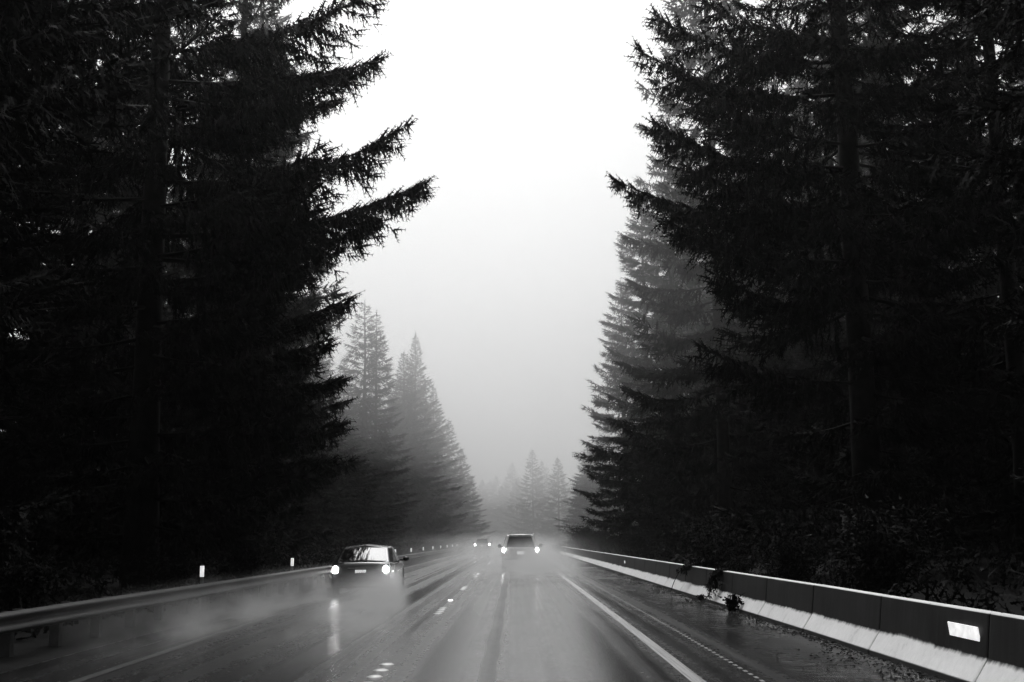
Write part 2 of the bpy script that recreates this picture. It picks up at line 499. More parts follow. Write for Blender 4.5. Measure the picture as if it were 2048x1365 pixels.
for k in range(13):
    y = F*abs(DX)*(.00097+.00066*k)
    e = empty('delineator_post', (DX, y, zr(y)-.06),
              ['delineator post with white band at the left edge of the picture', 'slim delineator post with wide white band behind guardrail, left of second post',
               'slim delineator post with white band behind guardrail, left of dark sedan'][k] if k < 3 else
              '%s white banded delineator post along guardrail, counted from the near end' % ordn[k], 'delineator', 'delineator posts behind the guardrail')
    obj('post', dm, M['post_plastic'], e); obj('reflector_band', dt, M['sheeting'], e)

# ------------------------------------------------------------------ conifers
def twig_expand(P, D, L, rg, w=.035, nside=3, sidelen=.38):
    """each twig: a tapering blade with side sprays; returns verts, tris"""
    n = len(P)
    D = D/np.linalg.norm(D, axis=1, keepdims=True)
    r = rg.normal(size=(n, 3)); U = np.cross(D, r); U /= np.linalg.norm(U, axis=1, keepdims=True)+1e-9
    L = L[:, None]; V = []; T = []; base = 0
    a = P-U*w*L**.3; b = P+U*w*L**.3; c = P+D*L
    V += [a, b, c]; T.append(np.stack([np.arange(n), n+np.arange(n), 2*n+np.arange(n)], 1)); base = 3*n
    for k in range(nside):
        t = .12+.72*k/max(1, nside-1)
        for sgn in (-1, 1):
            q = P+D*L*(t+rg.uniform(-.06, .06, (n, 1)))
            s2 = L*sidelen*(1-.55*t)*rg.uniform(.7, 1.2, (n, 1))
            tip = q+(D*.72+U*sgn*.7+np.array([0, 0, -.15]))*s2
            q2 = q+D*s2*.42
            V += [q, q2, tip]
            i = np.arange(n); T.append(np.stack([base+i, base+n+i, base+2*n+i], 1)); base += 3*n
    return np.concatenate(V), np.concatenate(T)

def make_branch(o, az, L, a, curl, rg, det, out, wood, hang=1.0, elev_pts=None):
    """one main branch from o; collects twigs (P, D, L) into out and wood strips into wood"""
    dx, dy = math.cos(az), math.sin(az)
    sh = min(1.0, .28+L/3.5)
    ns = 9
    s = np.linspace(0, 1, ns)
    bend = rg.uniform(-.12, .12)
    px = L*(s*dx - bend*s*s*dy); py = L*(s*dy + bend*s*s*dx); pz = L*(a*s + curl*s**2.6)
    pts = np.stack([px, py, pz], 1)+o
    rad = np.linspace(.018*L**.7+.01, .008, ns)
    wood.tube(pts, list(rad), 4)
    # secondaries
    m = max(4, int(2*L/det['sec']))
    ss = np.sort(rg.uniform(.10, 1.0, m)**.85)
    P0 = np.stack([np.interp(ss, s, pts[:, k]) for k in range(3)], 1)
    tan = np.stack([np.interp(ss, s[:-1], np.diff(pts[:, k])) for k in range(3)], 1); tan /= np.linalg.norm(tan, axis=1, keepdims=True)
    side = np.stack([-tan[:, 1], tan[:, 0], np.zeros(m)], 1); side /= np.linalg.norm(side, axis=1, keepdims=True)+1e-9
    sg = np.where(rg.random(m) < .5, -1, 1)[:, None]
    l2 = (.36*L*(1-ss)**.75+.32)*rg.uniform(.6, 1.15, m)
    d2 = tan*.72+side*sg*.7+np.stack([np.zeros(m), np.zeros(m), rg.uniform(-.28, .10, m)], 1)
    d2 /= np.linalg.norm(d2, axis=1, keepdims=True)
    for j in range(m):
        k = max(2, int(l2[j]/det['tw']))
        t = (np.arange(k)+rg.random(k))/k
        p = P0[j]+np.outer(t*l2[j], d2[j]); p[:, 2] -= .16*hang*l2[j]*t*t
        dr = d2[j]*rg.uniform(.25, .9, (k, 1))+np.array([0, 0, -1.0])*rg.uniform(.25, 1.1, (k, 1))*hang+rg.normal(0, .28, (k, 3))
        ln = rg.uniform(.24, .62, k)*det['len']*(1-.35*ss[j])*sh
        out[0].append(p); out[1].append(dr); out[2].append(ln)
        # shoot at the end, carrying on along the twig
        out[0].append(p[-1:]); out[1].append(d2[j][None]+np.array([[0, 0, .12]])); out[2].append(np.array([.42*det['len']*sh]))
    # upswept shoots on top and at the tip
    k = max(3, int(L/det['top']))
    t = rg.uniform(.35, 1, k)
    p = np.stack([np.interp(t, s, pts[:, q]) for q in range(3)], 1)
    dr = np.array([dx, dy, .55])+rg.normal(0, .3, (k, 3))
    out[0].append(p); out[1].append(dr); out[2].append(rg.uniform(.16, .36, k)*det['len']*sh)
    out[0].append(pts[-1:]); out[1].append((pts[-1]-pts[-2])[None]); out[2].append(np.array([.45*det['len']*sh]))

NEAR = dict(sec=.20, tw=.14, len=1.15, top=.10)
THICK = dict(sec=.13, tw=.11, len=1.25, top=.06)
MID = dict(sec=.30, tw=.22, len=1.75, top=.2)
FAR = dict(sec=.42, tw=.30, len=2.2, top=.4)
def make_tree(name, seed, H, R, det, zlo=1.5, zhi=None, step=.24, extra=(), tr=.38, hang=1.0, sparse=0.0, power=.75, skip=None):
    """trunk mesh and crown mesh of one conifer, base at the origin"""
    rg = np.random.default_rng(seed)
    out = ([], [], []); wood = MB()
    z = zlo; az = rg.uniform(0, 6.28)
    out[0].append(np.array([[0, 0, H-.6]])); out[1].append(np.array([[0, 0, 1.0]])); out[2].append(np.array([1.3]))
    while z < H-.3:
        t = (H-z)/(H-zlo)
        L = R*min(1.0, 1.15*t**power)*rg.uniform(.62, 1.08)
        L *= (1-.25*max(0, (t-.8)/.2))
        az += 2.4+rg.uniform(-.4, .4)
        if rg.random() > sparse and L > .12 and not (skip and skip(z, az)) and (zhi is None or z < zhi):
            a = (.30-.55*min(1, t*1.3))*rg.uniform(.7, 1.2)
            make_branch(np.array([0, 0, z]), az, L, a, rg.uniform(.14, .34), rg, det, out, wood, hang)
        z += step*(.55+.6*min(1, t*2))*rg.uniform(.7, 1.3)
    for (o, az, L, a, curl) in extra:
        make_branch(np.array(o, float), az, L, a, curl, rg, THICK, out, wood, 1.7)
    v, tri = twig_expand(np.concatenate(out[0]), np.concatenate(out[1]), np.concatenate(out[2]), rg, w=.05 if det is NEAR else (.085 if det is MID else .14),
                         nside=3 if det is not FAR else 2)
    tr_ = MB(); k = 9
    wob = rg.normal(0, .05, (k, 2)); zz = np.linspace(-.5, H, k)
    tr_.tube([(wob[i, 0] if i else 0, wob[i, 1] if i else 0, zz[i]) for i in range(k)], [tr*(1-.97*i/(k-1))+.015+(.12 if i == 0 else 0) for i in range(k)], 10)
    tm = mesh('trunk', tr_.v, tr_.f, True); tm.materials.append(M['bark'])
    # woody branches join the crown mesh
    wv = np.array(wood.v); wt = []
    for q in wood.f:
        for i in range(1, len(q)-1): wt.append((q[0], q[i], q[i+1]))
    cm = np_mesh('crown', np.concatenate([v, wv]), np.concatenate([tri, np.array(wt)+len(v)]))
    cm.materials.append(M['needles'])
    return tm, cm
NT = [0]
def plant(kind, meshes, x, y, label, group, rotz=0, s=1.0, sz=None, tilt=0):
    z = zr(y)-.15+.05*min(6, max(0, (x-5.4) if x > 0 else (-6.4-x)))
    e = empty('conifer_tree', (x+xr(y), y, z), label, 'tree', group, rotz)
    e.scale = (s, s, sz or s)
    if tilt: e.rotation_euler = (0, tilt, rotz)
    obj('trunk', meshes[0], None, e); obj('crown', meshes[1], None, e)
    NT[0] += len(meshes[1].polygons)
    return e

def tip_branch(tree_xy, px, py, dy, rise, a=-.04):
    """a branch of a tree whose tip reaches the measured point; the tip curls up by 'rise' of its length"""
    Y = tree_xy[1]+dy
    w = p2w(px, py, Y)
    dx = w[0]-tree_xy[0]; L = math.hypot(dx, dy)
    zb = w[2]-L*(a+rise)-(zr(tree_xy[1]))
    return ((0, 0, zb), math.atan2(dy, dx), L, a, rise)

TL = (-11.9, 38.0)
exL = [tip_branch(TL, 768, 2, -1.0, .22), tip_branch(TL, 757, 117, .8, .20), tip_branch(TL, 806, 258, -.5, .30, -.10), tip_branch(TL, 836, 366, -1.6, .20, -.05),
       tip_branch(TL, 742, 455, 1.5, .26, -.05), tip_branch(TL, 665, 205, 3.0, .2), tip_branch(TL, 640, 310, -2.5, .2),
       tip_branch(TL, 640, 480, -2.0, .2), tip_branch(TL, 660, 400, -3.0, .2), tip_branch(TL, 620, 150, -3.2, .2), tip_branch(TL, 600, 560, -2.6, .2),
       tip_branch(TL, 702, 598, .8, .24), tip_branch(TL, 655, 690, 2.0, .2), tip_branch(TL, 680, 770, 1.0, .1), tip_branch(TL, 675, 860, 1.6, .1), tip_branch(TL, 665, 930, .4, .08), tip_branch(TL, 610, 820, -1.0, .18)]
def skipL(z, az):  # the road side carries the measured branches
    a = (az+math.pi) % (2*math.pi)-math.pi
    return abs(a) < .75 and 4 < z < 24
treeL = make_tree('near_left', 11, 44, 7.6, NEAR, 1.8, 28, .26, exL, tr=.50, skip=skipL)
TR = (12.6, 42.0)
exR = [tip_branch(TR, 1312, 48, -1.0, .30, -.12), tip_branch(TR, 1273, 124, -.3, .28, -.10), tip_branch(TR, 1302, 262, -1.6, .26, -.10), tip_branch(TR, 1238, 367, .6, .26, -.06),
       tip_branch(TR, 1420, 5, -2.0, .25, -.1), tip_branch(TR, 1400, 200, -3.0, .22, -.1), tip_branch(TR, 1390, 330, -3.4, .22, -.1), tip_branch(TR, 1360, 450, -2.0, .2),
       tip_branch(TR, 1420, 560, -2.0, .2), tip_branch(TR, 1400, 700, -2.4, .2)]
def skipR(z, az):
    a = az % (2*math.pi)
    return abs(a-math.pi) < .6 and 4 < z < 24
treeR = make_tree('near_right', 12, 46, 7.4, NEAR, 1.8, 28, .22, exR, tr=.52, skip=skipR)
treeA = make_tree('tall', 21, 46, 6.6, MID, 1.6, None, .30, tr=.45)
treeB = make_tree('broad', 22, 40, 6.8, MID, 1.2, None, .28, tr=.42)
treeC = make_tree('slim', 23, 44, 5.6, MID, 1.4, None, .28, tr=.40, sparse=.1)
treeF = make_tree('dense', 24, 42, 8.2, MID, .8, None, .18, tr=.40, power=1.0)
treeD = make_tree('far', 31, 36, 7.2, FAR, .6, None, .32, tr=.4, power=.85)
treeE = make_tree('far', 32, 32, 6.6, FAR, .5, None, .32, tr=.35, power=.9)

plant('n', treeL, *TL, 'big near conifer with long upswept branches reaching over the road, upper left', None)
plant('n', treeR, *TR, 'big near black conifer with upturned branch tips, right of the white sky gap', None)
gl = 'conifers forming the dark wall left of the road'; gR = 'conifers forming the dark wall right of the road'
rp = random.Random(5)
VAR = [treeA, treeB, treeC]
# measured row along the road, left side
plant('m', treeC, -13.6, 57, 'dark conifer directly behind the big near left conifer, drooping over guardrail', None, 1.0, 1.0)
plant('m', treeB, -15.9, 72, 'dark conifer whose lower right branches hang above the dark sedan', None, 2.2, .95)
plant('m', treeC, -20.8, 164, 'grey misty conifer with tall thin top left of the sky gap', None, .4, 1.25, .80)
plant('m', treeC, -19.5, 167, 'slightly lower second thin top beside the tall misty conifer on left', None, 2.2, 1.1, .77)
plant('m', treeF, -17.6, 190, 'misty conifer just right of and below the tall thin top, left row', None, 1.9, 1.2, .76)
plant('m', treeF, -17.0, 205, 'pale misty conifer tip second highest along the left row, fading into fog', None, 2.9, 1.1, .89)
plant('d', treeF, -15.4, 228, 'faint misty conifer stepping down toward the road on left side', None, .8, 1.05, .74)
plant('d', treeD, -13.6, 250, 'faint misty conifer with ragged right edge near the end of left row', None, 1.7, 1.05, .74)
plant('d', treeE, -12.2, 275, 'second last small conifer of the left row, in thick mist', None, 2.1, 1.05, .70)
plant('d', treeD, -11.2, 300, 'last small conifer of the left row, beside the far car', None, 4.1, .95, .50)
for x, y, sz in ((-25, 140, .7), (-27, 160, .75), (-26, 180, .7), (-24, 205, .7), (-22, 228, .8), (-20, 252, .75), (-19, 280, .7), (-33, 200, .8), (-30, 240, .9), (-28, 270, .9), (-23, 172, .55), (-20, 196, .6), (-19, 214, .62), (-17.5, 238, .6), (-16, 262, .6), (-14, 288, .6), (-22, 150, .45)):
    plant('m', treeF if y < 230 else treeE, x, y, 'misty grey conifer behind the front left row beyond the sedan', 'misty conifers behind the left row', rp.uniform(0, 6.28), 1.15, sz)
# measured row, right side
plant('m', treeA, 13.6, 76, 'tall grey conifer behind the near black one, edging the sky gap on right', None, .3, 1.03, 1.15)
plant('m', treeB, 13.4, 96, 'grey conifer third along the right row, tip hidden among taller trees', None, 1.4, 1.0, .95)
plant('m', treeA, 13.4, 116, 'misty conifer fourth along the right row with ragged left edge', None, 2.5, 1.0, .82)
plant('m', treeB, 13.2, 138, 'misty conifer closing the right row, above the far end of the barrier', None, 3.3, 1.0, .80)
# deeper rows, both sides
for X0, side, grp, lab in ((-1, -1, gl, 'dark conifer within the unlit wall of trees left of the guardrail'), (1, 1, gR, 'dark conifer within the unlit wall of trees right of the barrier')):
    for row, (xo, y0, y1, st) in enumerate(((20.5, 34, 150, 13.0), (27.5, 44, 180, 15.0), (36, 60, 200, 18.0)) if side < 0 else ((20.5, 34, 150, 12.0), (26.5, 50, 180, 13.0), (33, 62, 200, 15.0), (44, 78, 160, 12.0))):
        y = y0
        while y < y1:
            x = side*(xo+rp.uniform(-1.5, 1.5)); yy = y+rp.uniform(-2.5, 2.5)
            if side < 0 and 1028+x*F/yy > 590: y += st; continue
            plant('m', VAR[rp.randrange(3)], x, yy, lab, grp, rp.uniform(0, 6.28), rp.uniform(.9, 1.1), rp.uniform(.85, 1.1))
            y += st
# trees beside the camera: they shade the near shoulders
for side in (-1, 1):
    for y in (-22, -8, 8, 22):
        plant('m', treeL if rp.random() < .5 else treeR, side*(13.5+rp.uniform(0, 2)), y+rp.uniform(-2, 2), 'tall dark conifer standing beside the near roadside, %s edge' % ('left' if side < 0 else 'right'), 'conifers beside the near roadside', rp.uniform(0, 6.28), 1.0)
# the far wood across the bend
far_lab = 'faint conifer in the far misty wood across the road bend'
far = [(5.5, 335, 1.0, .74), (12, 318, 1.0, .72), (19, 300, 1.05, .75), (-4, 400, 1.1, .60), (1, 365, 1.0, .60), (9, 372, 1.0, .8), (-11, 420, 1.1, .62), (-18, 395, 1.0, .7),
       (17, 268, .95, .6), (17.5, 235, .9, .55), (18.5, 205, 1, .6), (20, 178, 1, .6), (26, 330, 1.1, .95), (-24, 330, 1.1, .8), (-20, 325, 1, .7), (30, 250, 1.1, 1)]
for i in range(20): far.append((-26+2.8*i+rp.uniform(-1, 1), 430+rp.uniform(-18, 40), 1.1, rp.uniform(.55, .8)))
for i in range(9): far.append((14+2.5*i+rp.uniform(-1, 1), 225+14*i+rp.uniform(-5, 5), 1.05, rp.uniform(.5, .66)))
for (x, y, s, sz) in far:
    plant('d', treeD if rp.random() < .5 else treeE, x-xr(y), y, far_lab, 'conifers of the far misty wood', rp.uniform(0, 6.28), s, sz)

# ------------------------------------------------------------------ shrubs, ferns and litter at the roadside
def leafy(name, seed, w, h, n, stems=6, size=.22, droop=.2):
    rg = np.random.default_rng(seed); st = MB(); P = []; D = []
    for k in range(stems):
        a = rg.uniform(0, 6.28); r = rg.uniform(.2, 1)*w*.5; hh = h*rg.uniform(.6, 1)
        t = np.linspace(0, 1, 7)
        pts = np.stack([r*math.cos(a)*t**1.4, r*math.sin(a)*t**1.4, hh*(t-droop*t**3)], 1)
        st.tube(pts, list(np.linspace(.018, .005, 7)), 4)
        m = n//stems; q = rg.uniform(.15, 1, m)
        p = np.stack([np.interp(q, t, pts[:, i]) for i in range(3)], 1)+rg.normal(0, .09*w, (m, 3))*np.array([1, 1, .6])
        p[:, 2] = np.maximum(p[:, 2], .03)
        P.append(p); D.append(rg.normal(0, 1, (m, 3))+np.array([0, 0, -.2]))
    P = np.concatenate(P); D = np.concatenate(D)
    v, t = twig_expand(P, D, rg.uniform(.6, 1.2, len(P))*size, rg, w=.05, nside=2)
    c = np_mesh('foliage', v, t); c.materials.append(M['leaves'])
    s = mesh('stem', st.v, st.f, True); s.materials.append(M['bark'])
    return s, c
SH = [leafy('a', 1, 2.6, 2.4, 3000, 12, .17), leafy('b', 2, 2.0, 1.6, 2400, 10, .15), leafy('c', 3, 3.4, 3.2, 4200, 14, .19)]
def shrub(me, name, x, y, z, label, cat, group=None, s=1.0, rz=0):
    e = empty(name, (x, y, z), label, cat, group, rz); e.scale = (s, s, s)
    obj('stem', me[0], None, e); obj('foliage', me[1], None, e); return e
for side in (-1, 1):
    y = 26
    while y < 175:
        x = side*(9.3+rp.uniform(-.4, 1.6)) if side < 0 else 7.3+rp.uniform(0, 1.8)
        shrub(SH[rp.randrange(3)], 'shrub', x, y, zr(y)-.05, 'dark shrub at the foot of the trees %s' % ('behind the guardrail' if side < 0 else 'behind the concrete barrier'), 'shrub',
              'shrubs behind the guardrail' if side < 0 else 'shrubs behind the concrete barrier', rp.uniform(.7, 1.1), rp.uniform(0, 6))
        y += rp.uniform(6.5, 9.5)
shrub(SH[2], 'shrub', 8.6, 150, zr(150), 'pale leafy shrub leaning out where the barrier meets the mist', 'shrub', None, 1.3)
def undergrowth():
    rg = np.random.default_rng(14); P = []; 
    for side in (-1, 1):
        n = 15000
        y = 10+rg.random(n)**1.5*190
        d = rg.random(n)**1.4*16
        x = np.where(side > 0, 5.75+d, -8.3-d)
        d2 = np.where(side > 0, x-5.4, -6.4-x)
        z = -.17+.05*np.minimum(d2, 6)+.03*np.maximum(0, d2-6)-.003*np.maximum(0, y-20)
        lump = .5+.5*np.sin(x*1.1+y*.5)*np.sin(y*.43-x*.7)
        P.append(np.stack([x, y, z+rg.random(n)*(.25+1.1*lump*np.minimum(1, d/2))], 1))
    P = np.concatenate(P)
    D = rg.normal(0, .7, (len(P), 3))+np.array([0, 0, .25])
    v, t = twig_expand(P, D, rg.uniform(.2, .5, len(P)), rg, w=.05, nside=3)
    return np_mesh('undergrowth', v, t)
tag(obj('undergrowth', undergrowth(), M['leaves']), 'dark ferns and brush covering the banks under the trees', 'undergrowth', None, 'stuff')
# plants hanging over and growing by the barrier
def hanging(seed, L, n, spread, size):
    """strands that spill from the barrier top down its road face"""
    rg = np.random.default_rng(seed); st = MB(); P = []; D = []
    for k in range(n):
        y0 = rg.normal(0, spread); out = rg.uniform(.10, .36); ln = L*rg.uniform(.55, 1)
        t = np.linspace(0, 1, 8)
        pts = np.stack([.10-(.16+out)*t**.6, y0+rg.normal(0, .10)*t, .10*np.sin(t*2.2)-ln*t**1.8], 1)
        st.tube(pts, list(np.linspace(.010, .003, 8)), 4)
        m = 26; q = rg.uniform(0, 1, m)
        P.append(np.stack([np.interp(q, t, pts[:, i]) for i in range(3)], 1)+rg.normal(0, .03, (m, 3)))
        D.append(rg.normal(0, .6, (m, 3))+np.array([-.1, 0, -.9]))
    P = np.concatenate(P); D = np.concatenate(D)
    v, t = twig_expand(P, D, rg.uniform(.6, 1.2, len(P))*size, rg, w=.03, nside=2)
    c = np_mesh('foliage', v, t); c.materials.append(M['leaves'])
    s = mesh('stem', st.v, st.f, True); s.materials.append(M['bark'])
    return s, c
TOPZ = .81-.105
h1 = hanging(5, .78, 16, .17, .13)
shrub(h1, 'hanging_bramble', BX-.08, 30.0, zr(30)+TOPZ+.0, 'dark bramble clump hanging down over the concrete barrier face', 'plant')
h2 = hanging(6, .42, 9, .16, .12)
shrub(h2, 'hanging_bramble', BX-.08, 35.2, zr(35)+TOPZ, 'small leafy clump hanging from barrier top beside an arching stem', 'plant')
arch = MB(); t = np.linspace(0, 1, 14)
arch.tube(np.stack([.05-.62*t, 1.1*t**1.2*0+.9*t, -.78*t**2.4+.06*np.sin(3.1*t)], 1), list(np.linspace(.016, .010, 14)), 6)
e = empty('bramble_cane', (BX, 35.3, zr(35)+TOPZ), 'single dark cane arching over the barrier down to the road', 'plant')
arch.build('stem', M['bark'], e, None, True)
av, at_ = twig_expand(np.stack([.05-.62*t[::3], .9*t[::3], -.78*t[::3]**2.4+.06*np.sin(3.1*t[::3])], 1), np.random.default_rng(3).normal(0, 1, (5, 3)), np.full(5, .10), np.random.default_rng(4))
am = np_mesh('foliage', av, at_); obj('foliage', am, M['leaves'], e)
w1 = leafy('fern', 8, .55, .52, 260, 9, .13, .35); w2 = leafy('weed', 9, .35, .22, 120, 6, .09, .3)
shrub(w1, 'fern', 4.82, 26.6, zr(26)-.08, 'dark fern tuft growing on the road at the barrier foot', 'plant')
shrub(w2, 'weed_tuft', 4.84, 31.2, zr(31)-.09, 'low weed tuft at the barrier foot beyond the hanging bramble', 'plant', None, .9)
def litter():
    rg = np.random.default_rng(9); n = 5200
    y = 8+(rg.random(n)**1.6)*70; x = 4.90-np.abs(rg.normal(0, .28, n))*(1+.6*np.sin(y*.9))
    z = np.interp(x, [2.6, 4.2, 5.6], [-.01, -.075, -.12])+np.array([zr(q) for q in y])+.006
    D = np.stack([rg.normal(0, 1, n), rg.normal(0, 1, n), np.abs(rg.normal(0, .22, n))], 1)
    v, t = twig_expand(np.stack([x, y, z], 1), D, rg.uniform(.03, .10, n), rg, w=.018, nside=2)
    v[:, 2] = np.maximum(v[:, 2], np.interp(v[:, 0], [2.6, 4.2, 5.6], [-.01, -.075, -.12])-.2)
    return np_mesh('fallen_needles', v, t)
tag(obj('fallen_needles', litter(), M['litter']), 'wet fallen needles and twigs strewn along the foot of the barrier', 'litter', None, 'stuff')

# ------------------------------------------------------------------ cars
def car_lower(st, arches, zsill=.22):
    """loft of the lower body; st = [(y, halfwidth, z_bottom, z_shoulder, z_top)]"""
    Y = [s[0] for s in st]
    yy = sorted(set([round(v, 3) for v in Y] + [round(a+d, 3) for a in arches for d in np.linspace(-.36, .36, 13)]))
    v = []; f = []; n = None
    for y in yy:
        w, zb, zs, zt = [np.interp(y, Y, [s[k] for s in st]) for k in (1, 2, 3, 4)]
        za = zb
        for a in arches:
            if abs(y-a) < .36: za = max(za, .30+math.sqrt(max(0, .36**2-(y-a)**2)))
        zm = max(.56*zs, za+.05); za2 = min(za+.06, zs-.12)
        half = [(0, zb), (.80*w, zb), (.80*w, za) if za > zb+.01 else (.86*w, zb), (.955*w, za), (.99*w, za2), (w, min(zm, zs-.09)), (.985*w, zs-.06), (.93*w, zs), (.55*w, zt-.006), (0, zt)]
        ring = [(x, y, z) for x, z in half]+[(-x, y, z) for x, z in reversed(half[1:-1])]
        n = len(ring); v += ring
    m = len(yy)
    for i in range(m-1):
        for k in range(n): f.append((i*n+k, i*n+(k+1)%n, (i+1)*n+(k+1)%n, (i+1)*n+k))
    f += [tuple(range(n-1, -1, -1)), tuple(range((m-1)*n, m*n))]
    return mesh('body', v, f, True)
def ring_wheel(root, x, y, r=.31, w=.20):
    s = 1 if x > 0 else -1
    wh = MB(); prof = [(-w/2, r*.62), (-w/2, r*.92), (-w/2+.03, r), (w/2-.03, r), (w/2, r*.92), (w/2, r*.62)]
    n = 28; v = []; f = []
    for (dx, rr) in prof:
        for i in range(n):
            a = 2*math.pi*i/n; v.append((dx, rr*math.cos(a), rr*math.sin(a)))
    for k in range(len(prof)-1):
        for i in range(n): f.append((k*n+i, (k+1)*n+i, (k+1)*n+(i+1)%n, k*n+(i+1)%n))
    we = obj('wheel', mesh('wheel', v, f, True), M['rubber'], root, (x, y, r))
    rm = MB(); rm.cyl((s*(w/2-.05), 0, 0), (1, 0, 0), r*.64, .04, 24)
    for i in range(5):
        a = 2*math.pi*i/5
        c = np.array([s*(w/2-.02), math.cos(a)*r*.34, math.sin(a)*r*.34]); u = np.array([0, math.cos(a), math.sin(a)])*r*.3; q = np.array([0, -math.sin(a), math.cos(a)])*.03
        rm.add([c-u-q, c+u-q, c+u+q, c-u+q]+[p+np.array([-s*.03, 0, 0]) for p in (c-u-q, c+u-q, c+u+q, c-u+q)], [(0,1,2,3),(7,6,5,4),(0,4,5,1),(1,5,6,2),(2,6,7,3),(3,7,4,0)])
    rm.build('rim', M['rim'], we)
def text_mesh(s, size, ext=.002):
    cu = bpy.data.curves.new('letters', 'FONT'); cu.body = s; cu.size = size; cu.extrude = ext; cu.align_x = 'CENTER'; cu.align_y = 'CENTER'
    o = bpy.data.objects.new('tmp', cu); COL.objects.link(o)
    dg = C.evaluated_depsgraph_get(); me = bpy.data.meshes.new_from_object(o.evaluated_get(dg))
    bpy.data.objects.remove(o); return me
def cabin(root, belt, roof, zroofc, paint, pillars=(.06,.06)):
    """greenhouse: belt and roof rings (right side, rear to front) mirrored; returns quads for the glass"""
    nb = len(belt)
    v = [(x, y, z) for x, y, z in belt]+[(-x, y, z) for x, y, z in belt]+[(x, y, z) for x, y, z in roof]+[(-x, y, z) for x, y, z in roof]
    B = lambda k, s: k if s > 0 else nb+k
    T = lambda k, s: 2*nb+(k if s > 0 else nb+k)
    f = [(B(0,-1), B(0,1), T(0,1), T(0,-1)), (B(nb-1,1), B(nb-1,-1), T(nb-1,-1), T(nb-1,1))]
    for k in range(nb-1):
        f.append((B(k,1), B(k+1,1), T(k+1,1), T(k,1))); f.append((B(k+1,-1), B(k,-1), T(k,-1), T(k+1,-1)))
    cb = len(v)
    v += [(0, y, z+zroofc) for x, y, z in roof]
    for k in range(nb-1):
        f.append((T(k,1), T(k+1,1), cb+k+1, cb+k)); f.append((cb+k, cb+k+1, T(k+1,-1), T(k,-1)))
    f.append((T(0,-1), T(0,1), cb)); f.append((T(nb-1,1), T(nb-1,-1), cb+nb-1))
    o = obj('cabin', mesh('cabin', v, f), paint, root); bevel(o, .035, 3)
    q = lambda a: [v[i] for i in a]
    return q, B, T, nb
def mirror_part(root, x, y, z, paint, w=.2, h=.15):
    s = 1 if x > 0 else -1
    m = MB(); m.ellipsoid((s*(w/2+.07), 0, 0), (w/2, .09, h/2), 16, 10); m.tube([(-s*.03, .05, -.03), (s*.12, .02, -.03)], [.03, .035], 8)
    o = m.build('side_mirror', paint, root, (x, y, z), True)
    g = MB(); g.ellipsoid((s*(w/2+.07), -.075, 0), (w/2-.025, .022, h/2-.025), 16, 8); g.build('mirror_glass', M['glass'], o, None, True)

